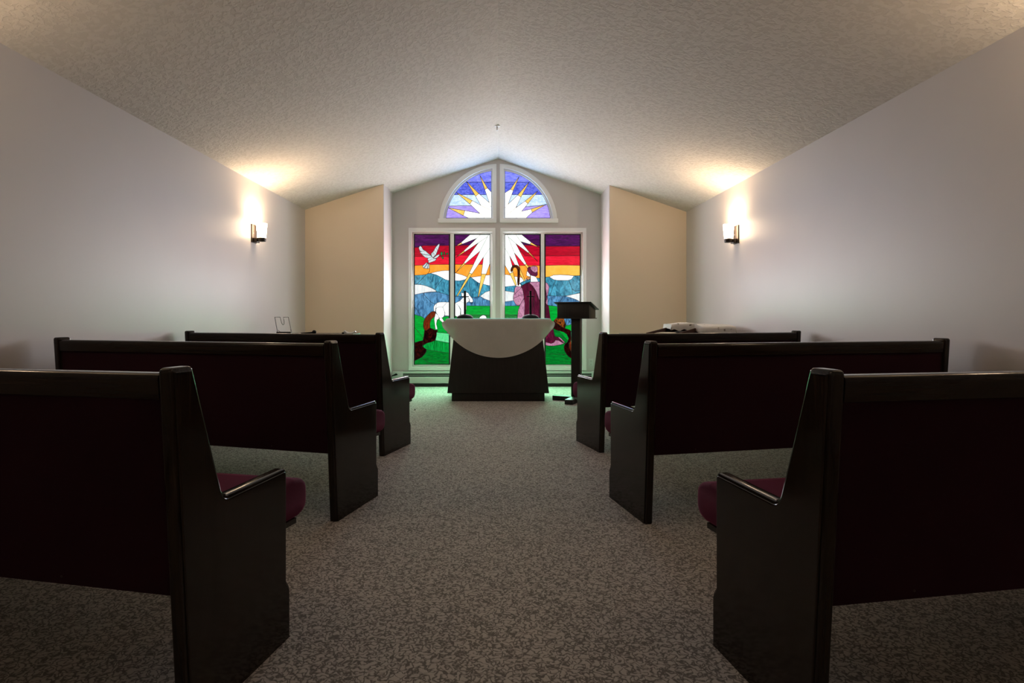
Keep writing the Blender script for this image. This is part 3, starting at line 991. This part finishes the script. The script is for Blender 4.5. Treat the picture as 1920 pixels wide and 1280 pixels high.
def rounded(p, radii, seg=5):
    """round the corners of a polygon"""
    n = len(p)
    out = []
    for i in range(n):
        r = radii[i]
        b_ = Vector(p[i])
        if r <= 0:
            out.append(tuple(b_))
            continue
        a, c_ = Vector(p[i - 1]), Vector(p[(i + 1) % n])
        u, w = (a - b_).normalized(), (c_ - b_).normalized()
        ang = u.angle(w)
        t = r / math.tan(ang / 2)
        s0, s1 = b_ + u * t, b_ + w * t
        for k in range(seg + 1):
            f = k / seg
            # quadratic arc through the corner
            out.append(tuple(s0 * (1 - f) ** 2 + b_ * 2 * f * (1 - f) + s1 * f ** 2))
    return out


END = rounded([(0, 0), (.455, 0), (.455, .155), (.435, .185), (.435, .545), (.130, .545), (.014, .905), (-.060, .905)],
              [0, .004, .02, .02, .022, .032, .014, .014], 6)
LAYERS = [(.0225, .0150), (.0225, .0132), (.0219, .0112), (.0205, .0100), (.0188, .0098), (.0180, .0118), (.0172, .0096), (.0170, .0052), (.0155, .0020), (.0125, .0003), (.0100, 0.0)]


def end_panel_bm():
    bm = bmesh.new()
    base = ccw(END)
    seq = LAYERS + [(-w, o) for w, o in reversed(LAYERS)]
    rings = []
    for w, o in seq:
        pts = offset_poly(base, o)
        rings.append([bm.verts.new((w, y, max(0.0, z) if o < .001 else max(0.0, z if z > .03 else 0.0))) for y, z in pts])
    n = len(base)
    for a, b_ in zip(rings, rings[1:]):
        for i in range(n):
            j = (i + 1) % n
            try:
                bm.faces.new((a[i], a[j], b_[j], b_[i]))
            except ValueError:
                pass
    bm.faces.new(rings[0])
    bm.faces.new(list(reversed(rings[-1])))
    return bm


def bar(poly, name, m, parent, x0, x1, angle=32):
    bm = bmesh.new()
    prism(bm, poly, x0, x1, 'X')
    return finish(name, bm, m, parent, angle)


LEAN = -.060 / .905


def rear(z):
    return LEAN * z


def make_pew(label):
    t = empty('pew', (0, 0, 0), 0, label, 'pew', 'dark wooden pews in three rows')
    h = LEN / 2
    for sx in (-1, 1):
        o = finish('end_panel', end_panel_bm(), M_WOOD, t, 28)
        o.location.x = sx * (h - .0225)
    x0, x1 = -h + .045, h - .045
    # upholstered back panel
    bar([(rear(.34) + .014, .34), (rear(.34) + .034, .338), (rear(.835) + .034, .835), (rear(.835) + .014, .835)], 'back_panel', M_BACKF, t, x0, x1)
    # back cushion on the sitter's side
    bc = rounded([(rear(.47) + .034, .47), (rear(.47) + .085, .48), (rear(.82) + .06, .80), (rear(.82) + .034, .826)], [.004, .02, .018, .004])
    bar(ccw(bc), 'back_cushion', M_VELVET, t, x0, x1, 50)
    # top rail with a rounded nose
    tr = rounded([(rear(.83) + .006, .828), (rear(.83) + .056, .828), (rear(.89) + .056, .891), (rear(.89) + .004, .891)], [.004, .004, .014, .016])
    bar(tr, 'top_rail', M_RAIL, t, x0, x1, 40)
    # seat board and the rounded seat cushion
    bar([(.036, .342), (.56, .322), (.56, .340), (.036, .358)], 'seat_board', M_RAIL, t, x0, x1)
    sc = rounded([(.036, .359), (.585, .335), (.640, .350), (.640, .455), (.56, .472), (.036, .445)], [.008, .02, .045, .05, .05, .02], 6)
    bm = bmesh.new()
    sc = ccw(sc)
    ca = (sum(q[0] for q in sc) / len(sc), sum(q[1] for q in sc) / len(sc))
    rg = []
    for ex, k in ((x0 + .002, .025), (x0 + .006, .010), (x0 + .016, .002), (x0 + .03, 0), (x1 - .03, 0), (x1 - .016, .002), (x1 - .006, .010), (x1 - .002, .025)):
        rg.append([bm.verts.new((ex, ca[0] + (q[0] - ca[0]) * (1 - k * 3.2), ca[1] + (q[1] - ca[1]) * (1 - k * 9))) for q in sc])
    for ra, rb in zip(rg, rg[1:]):
        for i in range(len(sc)):
            bm.faces.new((ra[i], ra[(i + 1) % len(sc)], rb[(i + 1) % len(sc)], rb[i]))
    bm.faces.new(rg[0]); bm.faces.new(rg[-1])
    finish('seat_cushion', bm, M_VELVET, t, 55)
    for px in (-.62, -.05, .52):
        bm = bmesh.new()
        lathe(bm, [(.0034, 0), (.0034, .001), (.0018, .0018)], n=10)
        for q in bm.verts:
            q.co = Vector((q.co.x + px, rear(.36) + .0145 - q.co.z, q.co.y + .36))
        finish('screw_head', bm, M_BRONZE, t)
    return t


def copy_tree(o, parent=None):
    c_ = o.copy()
    COL.objects.link(c_)
    if parent:
        c_.parent = parent
    for ch in list(o.children):
        copy_tree(ch, c_)
    return c_


PEWS = [  # side, aisle-side rear foot (x, y), angle, label
    (-1, -.757, 1.432, 11.5, 'nearest dark wooden pew left of the aisle, cut off by the left picture edge'),
    (-1, -.803, 2.903, 15.2, 'middle-row dark wooden pew left of the aisle'),
    (-1, -.834, 4.254, 17.3, 'front-row dark wooden pew left of the aisle, before the wire stand table'),
    (1, .745, 1.383, 9.5, 'nearest dark wooden pew right of the aisle, cut off by the right picture edge'),
    (1, .722, 2.869, 12.0, 'middle-row dark wooden pew right of the aisle'),
    (1, .759, 4.363, 15.3, 'front-row dark wooden pew right of the aisle, beside the lectern'),
]
proto = None
for i, (s, x, y, a, lab) in enumerate(PEWS):
    if proto is None:
        p = proto = make_pew(lab)
    else:
        p = copy_tree(proto)
        p['label'] = lab
    th = R(a)
    l = Vector((math.cos(th), -math.sin(th) * (1 if s < 0 else -1), 0))
    p.location = Vector((x, y, 0)) + (l * (-LEN / 2) if s < 0 else l * (LEN / 2))
    p.rotation_euler = (0, 0, -th if s < 0 else th)

# ------------------------------------------------------------------ altar table, cloth, crosses
AY = 7.25
al = empty('altar_table', (.0, AY, 0), 0, 'dark tapered altar table on a plinth in front of the stained glass windows', 'table')
boxo('plinth', (-.557, .557, -.262, .262, 0, .10), M_ALTAR, al, bev=.003)
bm = bmesh.new()
bot = [(-.608, -.30), (.608, -.30), (.608, .30), (-.608, .30)]
topp = [(-.515, -.25), (.515, -.25), (.515, .25), (-.515, .25)]
vb = [bm.verts.new((x, y, .10)) for x, y in bot]
vt = [bm.verts.new((x, y, .95)) for x, y in topp]
for i in range(4):
    bm.faces.new((vb[i], vb[(i + 1) % 4], vt[(i + 1) % 4], vt[i]))
bm.faces.new(list(reversed(vb)))
bm.faces.new(vt)
bmesh.ops.bevel(bm, geom=list(bm.edges), offset=.004, segments=2, profile=.5, affect='EDGES')
finish('body', bm, M_ALTAR, al)
TA, TB, TZ = .622, .30, .985
boxo('table_top', (-TA + .012, TA - .012, -TB + .012, TB - .012, .95, TZ), M_ALTAR, al, bev=.004)

# round ivory cloth that hangs over the edges
bm = bmesh.new()
RC = .762
NR, NA = 44, 144
er = .006


def drape(x, y):
    ax, ay = abs(x), abs(y)
    sx, sy = (1 if x >= 0 else -1), (1 if y >= 0 else -1)
    u, w = max(0, ax - TA), max(0, ay - TB)
    g = er
    z = TZ + .004
    if u == 0 and w == 0:
        return (x, y, z)
    rr = math.hypot(u, w)
    ph = math.atan2(w, u)
    fl = math.sin(2 * ph)
    hh = .55 * fl
    out = min(1.0, rr / .02)
    wave = .004 * math.sin(x * 17 + y * 9) * min(1, rr / .2)
    ox = (min(ax, TA) + rr * hh + (g * out if u > 0 else 0) + (.0 if w else 0)) * sx
    oy = (min(ay, TB) + rr * hh + (g * out + wave if w > 0 else 0)) * sy
    return (ox, oy, z - rr * math.sqrt(max(.1, 1 - 2 * hh * hh)))


rings = []
c0 = bm.verts.new((0, 0, TZ + .004))
for i in range(1, NR + 1):
    r_ = RC * i / NR
    rings.append([bm.verts.new(drape(r_ * math.cos(2 * math.pi * k / NA), r_ * math.sin(2 * math.pi * k / NA))) for k in range(NA)])
for k in range(NA):
    bm.faces.new((c0, rings[0][k], rings[0][(k + 1) % NA]))
for a, b_ in zip(rings, rings[1:]):
    for k in range(NA):
        bm.faces.new((a[k], b_[k], b_[(k + 1) % NA], a[(k + 1) % NA]))
cl = finish('altar_cloth', bm, M_CLOTH, None, 60)
cl.location = (.003, AY, 0)
sm = cl.modifiers.new('thickness', 'SOLIDIFY')
sm.thickness = .003
sm.offset = 1
tag(cl, 'round ivory cloth draped over the altar table in a half-moon', 'tablecloth')
hm = bmesh.new()
tube(hm, [Vector(drape(RC * math.cos(2 * math.pi * k / 180), RC * math.sin(2 * math.pi * k / 180))) for k in range(181)], .0035, 6)
finish('rolled_hem', hm, M_CLOTH, cl)


def cross(px, label):
    y = AY + .04
    c_ = empty('standing_cross', (wx(px, y), y, TZ + .0075), 0, label, 'cross', 'black crosses on the altar')
    bm = bmesh.new()
    lathe(bm, [(.100, 0), (.104, .006), (.103, .014), (.094, .026), (.074, .038), (.048, .047), (.020, .052), (.0, .053)], n=32)
    finish('base', bm, M_BLACK, c_)
    boxo('upright', (-.0135, .0135, -.008, .008, .05, .345), M_BLACK, c_, bev=.002)
    boxo('crossbar', (-.048, .048, -.006, .006, .267, .278), M_BLACK, c_, bev=.002)
    return c_


cross(871.8, 'black standing cross on the left of the altar, in front of the sheep')
cross(994.6, 'black standing cross on the right of the altar, in front of the shepherd')

# ------------------------------------------------------------------ lectern
lt = empty('lectern', (.945, 7.02, 0), R(-24), 'dark wooden lectern on a single post right of the altar', 'lectern')
for nm, dims in (('foot_bar', (-.29, .29, -.05, .05, 0, .055)), ('foot_bar', (-.05, .05, -.32, .27, 0, .0555))):
    boxo(nm, dims, M_ALTAR, lt, bev=.005)
boxo('post', (-.055, .055, -.045, .045, .055, 1.0), M_ALTAR, lt, bev=.004)
bm = bmesh.new()
prism(bm, [(-.15, 1.0), (.15, 1.0), (.15, 1.105), (-.15, 1.17)], -.195, .195, 'X')
bmesh.ops.bevel(bm, geom=list(bm.edges), offset=.003, segments=2, profile=.5, affect='EDGES')
finish('desk_box', bm, M_ALTAR, lt)
bm = bmesh.new()
prism(bm, [(-.175, 1.176), (.20, 1.095), (.20, 1.108), (-.175, 1.189)], -.225, .225, 'X')
bmesh.ops.bevel(bm, geom=list(bm.edges), offset=.003, segments=2, profile=.5, affect='EDGES')
finish('desk_top', bm, M_ALTAR, lt)
boxo('bottom_board', (-.20, .20, -.152, .20, .99, 1.0), M_ALTAR, lt, bev=.002)

# ------------------------------------------------------------------ sconces
def make_sconce():
    s_ = empty('wall_sconce', (0, 0, 0))
    boxo('back_plate', (0, .012, -.062, .062, 0, .195), M_BRONZE, s_, bev=.003)
    boxo('arm', (.012, .052, -.040, .040, .004, .050), M_BRONZE, s_, bev=.003)
    bm = bmesh.new()
    lathe(bm, [(.014, .012), (.040, .016), (.044, .024), (.044, .052), (.040, .056)], (.088, 0, 0), 28)
    finish('cup', bm, M_BRONZE, s_)
    bm = bmesh.new()
    # open glass shade: outer wall, lip, inner wall
    prof = [(.030, .052), (.043, .056), (.047, .10), (.052, .155), (.055, .205), (.0535, .207), (.051, .205), (.047, .155), (.042, .10), (.036, .064), (.0, .062)]
    lathe(bm, prof, (.088, 0, 0), 28)
    finish('glass_shade', bm, M_LAMP, s_)
    bm = bmesh.new()
    lathe(bm, [(.004, 0), (.004, .003), (.0, .004)], n=10)
    for q in bm.verts:
        q.co = Vector((.012 + q.co.z, q.co.x - .03, q.co.y + .10))
    finish('screw', bm, M_STEEL, s_)
    return s_


SP = make_sconce()
spots = [(XL, 6.20, 1.80, 0, 'bronze wall sconce with lit glass shade on the left wall'),
         (XR, 6.20, 1.79, 180, 'bronze wall sconce with lit glass shade on the right wall'),
         (XL, 2.15, 1.80, 0, 'bronze wall sconce on the left wall beside the nearest pew'),
         (XR, 2.15, 1.79, 180, 'bronze wall sconce on the right wall beside the nearest pew'),
         (XL, -2.0, 1.80, 0, 'unseen bronze sconce added on the left wall at the rear to lift the light'),  # rear pair added out of view to brighten near floor and pew backs
         (XR, -2.0, 1.79, 180, 'unseen bronze sconce added on the right wall at the rear to lift the light')]
SCONCE_W = 28.0
for i, (x, y, z, rz, lab) in enumerate(spots):
    s_ = SP if i == 0 else copy_tree(SP)
    s_.location = (x, y, z)
    s_.rotation_euler = (0, 0, R(rz))
    tag(s_, lab, 'sconce', 'wall sconces')
    L_ = bpy.data.lights.new('sconce_bulb', 'POINT')
    L_.color = (1.0, .73, .47)
    L_.energy = SCONCE_W * (1.0 if y > 4 else .70 if y > 0 else .55)
    L_.shadow_soft_size = .03
    lo = bpy.data.objects.new('sconce_bulb', L_)
    lo.location = (x + (.088 if rz == 0 else -.088), y, z + .19)
    COL.objects.link(lo)

# ------------------------------------------------------------------ sprinkler
sy = 6.98
sp = empty('fire_sprinkler', (wx(932, sy), sy, ceil_z(-.01) - .003), 0, 'small fire sprinkler hanging from the ceiling ridge', 'sprinkler')
bm = bmesh.new(); lathe(bm, [(.036, 0.004), (.036, -.006), (.022, -.012)], n=24); finish('escutcheon', bm, M_PLATE, sp)
bm = bmesh.new(); lathe(bm, [(.010, -.008), (.010, -.03), (.006, -.034), (.006, -.052)], n=14); finish('body', bm, M_STEEL, sp)
bm = bmesh.new(); lathe(bm, [(.016, -.052), (.016, -.055)], n=18); finish('deflector', bm, M_STEEL, sp)

# ------------------------------------------------------------------ corner tables and what lies on them
def table(label, x0, x1, y0, y1, h):
    t_ = empty('side_table', ((x0 + x1) / 2, (y0 + y1) / 2, 0), 0, label, 'table', 'side tables in the front corners')
    a, b_ = (x1 - x0) / 2, (y1 - y0) / 2
    boxo('table_top', (-a, a, -b_, b_, h - .03, h), M_ALTAR, t_, bev=.004)
    boxo('apron', (-a + .05, a - .05, -b_ + .05, b_ - .05, h - .11, h - .03), M_ALTAR, t_)
    for sx in (-1, 1):
        for sy_ in (-1, 1):
            boxo('leg', (sx * (a - .06) - .025, sx * (a - .06) + .025, sy_ * (b_ - .06) - .025, sy_ * (b_ - .06) + .025, 0, h - .03), M_ALTAR, t_, bev=.003)
    return t_


TH = .822
table('dark side table in the front left corner behind the pew', -2.57, -1.62, 6.08, 6.85, TH)
table('dark side table in the front right corner behind the pew', 1.40, 2.50, 5.56, 6.75, TH)

# wire stand
wsd = 6.35
ws = empty('wire_book_stand', (wx(531, wsd), wsd, TH), R(0), 'empty dark wire display stand on the left corner table', 'stand')


def wp(px, py, lean):
    return (wx(px, wsd + lean) - wx(531, wsd), lean, wz(py, wsd + lean) - TH)


loop = [(520.5, 624), (515.3, 594.3), (525.2, 594.3), (526.3, 599), (527.4, 603.5), (528.8, 607), (530.4, 608.5), (531.8, 608.6), (532.6, 606.8), (532.7, 603), (532.2, 599), (531.2, 594.5), (540.5, 594.3), (546.5, 622)]
bm = bmesh.new()
pts = []
for q in loop:
    pts.append(wp(q[0], q[1], .10 * (624 - q[1]) / 30))
tube(bm, pts, .0032, 8)
finish('wire_back', bm, M_WIRE, ws)
boxo('ledge', (wx(520, wsd) - wx(531, wsd), wx(547, wsd) - wx(531, wsd), -.03, .01, 0.0, .030), M_WIRE, ws, bev=.003)
bm = bmesh.new()
tube(bm, [wp(521.5, 619, .03), (wx(523, wsd) - wx(531, wsd), .11, .003)], .003)
finish('rear_strut', bm, M_WIRE, ws)
bm = bmesh.new()
tube(bm, [wp(545, 618, .03), (wx(541, wsd) - wx(531, wsd), .11, .003)], .003)
finish('rear_strut', bm, M_WIRE, ws)

bk = empty('open_booklet', (wx(556, 6.24), 6.24, TH + .001), R(14), 'thin cream booklet lying open beside the wire stand', 'booklet')
for sx in (-1, 1):
    bm = bmesh.new()
    n = 8
    up_, lo_ = [], []
    for i in range(n + 1):
        f_ = i / n
        up_.append((sx * .07 * f_, .004 + .012 * math.sin(math.pi * min(1, f_ * 1.1)) * (1 - f_ * .6)))
        lo_.append((sx * .07 * f_, .0))
    prism(bm, ccw(up_ + list(reversed(lo_))), -.06, .06, 'Y')
    finish('page_block', bm, M_PAPER, bk)

mc = empty('microphone', (wx(589, 6.4), 6.40, TH), R(-9), 'small black ball-headed microphone lying on the left corner table', 'microphone')
bm = bmesh.new()
bmesh.ops.create_uvsphere(bm, u_segments=20, v_segments=12, radius=.023)
for q in bm.verts:
    q.co.z += .023
finish('head', bm, M_BLACK, mc)
bm = bmesh.new()
tube(bm, [(-.018, 0, .018), (-.10, .004, .012), (-.16, .006, .009)], .010, 12, .007)
finish('handle', bm, M_BLACK, mc)

ds = empty('curved_handle_piece', (wx(656, 6.2), 6.20, TH), R(0), 'small white crescent-shaped piece on the right end of the left corner table', 'handle')
bm = bmesh.new()
tube(bm, [(f_ * .062, 0, .016 + .022 * f_ * f_) for f_ in [-1 + q / 8 for q in range(17)]], .015, 12, .009)
finish('crescent', bm, M_CERAM, ds, 50)
boxo('end_piece', (-.083, -.060, -.012, .012, .006, .028), M_BLACK, ds, bev=.004)['label'] = 'black end piece'

# right corner: wooden tray, folder, papers, white embroidered cloth over a box
ty = 6.15
TRZ = R(-39)
tr = empty('wooden_tray', (1.827, 6.075, TH), TRZ, 'red-brown wooden tray with sloping sides on the right corner table', 'tray')
boxo('tray_floor', (-.152, .152, -.28, .28, 0, .010), M_BROWN, tr)
for sx in (-1, 1):
    bm = bmesh.new()
    prism(bm, [(-.29, .0), (.29, .0), (.29, .082), (-.29, .030)], sx * .16 - .008, sx * .16 + .008, 'X')
    finish('tray_side', bm, M_BROWN, tr)
boxo('tray_back', (-.152, .152, .28, .29, 0, .080), M_BROWN, tr)
boxo('tray_front', (-.152, .152, -.29, -.28, 0, .024), M_BROWN, tr)


def tray_pt(lx, ly):
    c_, s_ = math.cos(TRZ), math.sin(TRZ)
    return (1.827 + lx * c_ - ly * s_, 6.075 + lx * s_ + ly * c_)


pp = empty('loose_papers', (*tray_pt(-.03, -.12), TH + .0105), TRZ + R(4), 'cream papers lying in the wooden tray', 'paper')
boxo('sheet', (-.08, .08, -.11, .11, 0, .016), M_PAPER, pp)
boxo('sheet', (-.07, .075, -.105, .11, .0162, .022), M_PAPER, pp, mtx=Matrix.Rotation(R(5), 4, 'Z'))
fo = tag(boxo('dark_folder', (-.065, .065, -.10, .10, 0, .030), M_VINYL, None, bev=.004), 'dark vinyl folder in the tray under the white cloth', 'folder')
fo.location = (*tray_pt(.07, .12), TH + .0105)
fo.rotation_euler = (0, 0, TRZ)

# the covered box
bx_ = tag(boxo('low_box', (-.125, .125, -.20, .20, 0, .078), M_BROWN, None, bev=.004), 'low box under the white cloth on the right corner table', 'box')
bx_.location = (2.305, 6.215, TH)
bm = bmesh.new()
nx, ny = 40, 26
X0, X1, Y0, Y1 = 1.84, 2.44, 6.0, 6.46
grid = []
for j in range(ny + 1):
    row = []
    for i in range(nx + 1):
        u, w = i / nx, j / ny
        x = X0 + (X1 - X0) * u
        y = Y0 + .0 + (Y1 - Y0) * w
        # the left half lies on the tray, further back and higher
        k = max(0, min(1, (x - 2.06) / .06))
        k = k * k * (3 - 2 * k)
        yf = 6.185 * (1 - k) + 5.995 * k
        y = yf + (Y1 - yf) * w
        zt = (.930 + .016 * math.sin(u * 3.2)) * (1 - k) + (.909 + .022 * math.sin(w * 2.6)) * k
        z = zt + .002 * math.sin(9 * u + 5 * w) + .0015 * math.sin(23 * u - 11 * w)
        row.append((x, y, z))
    grid.append(row)
# hanging front hem
hem = []
for i in range(nx + 1):
    x, y, z = grid[0][i]
    k = max(0, min(1, (x - 2.06) / .06))
    zb = (.874 + .010 * math.sin(i * .9)) * (1 - k) + .828 * k
    hem.append([(x, y - .012 - .004 * math.sin(i * 1.3) * f_, z + (zb - z) * f_) for f_ in (.2, .6, 1.0)])
V_ = []
for lev in (2, 1, 0):
    V_.append([bm.verts.new(hem[i][lev]) for i in range(nx + 1)])
for row in grid:
    V_.append([bm.verts.new(p) for p in row])
V_.append([bm.verts.new((p[0], p[1] + .008, p[2] - .05)) for p in grid[-1]])
for a, b_ in zip(V_, V_[1:]):
    for i in range(nx):
        bm.faces.new((a[i], a[i + 1], b_[i + 1], b_[i]))
for side in (0, nx):
    col_ = [r_[side] for r_ in V_[2:-1]]
    low = [bm.verts.new((q.co.x + (.006 if side else -.006), q.co.y, q.co.z - (.075 if side else .045))) for q in col_]
    for a in range(len(col_) - 1):
        bm.faces.new((col_[a], col_[a + 1], low[a + 1], low[a]))
qc = finish('embroidered_cloth', bm, M_QUILT, None, 60)
sm = qc.modifiers.new('thickness', 'SOLIDIFY')
sm.thickness = .006
sm.offset = 1
tag(qc, 'white cloth with dark embroidery folded over the box and tray on the right table', 'cloth')

# crumb on the carpet
bm = bmesh.new()
bmesh.ops.create_icosphere(bm, subdivisions=1, radius=.010)
for q in bm.verts:
    q.co = Vector((q.co.x * .8, q.co.y * 1.4, q.co.z * .7 + .006)) * (1 + .2 * random.random())
cr = finish('carpet_crumb', bm, M_DARK, None, smooth=False)
cr.location = (wx(778, 6.32), 6.32, 0)
tag(cr, 'tiny dark crumb on the carpet left of the altar', 'debris')
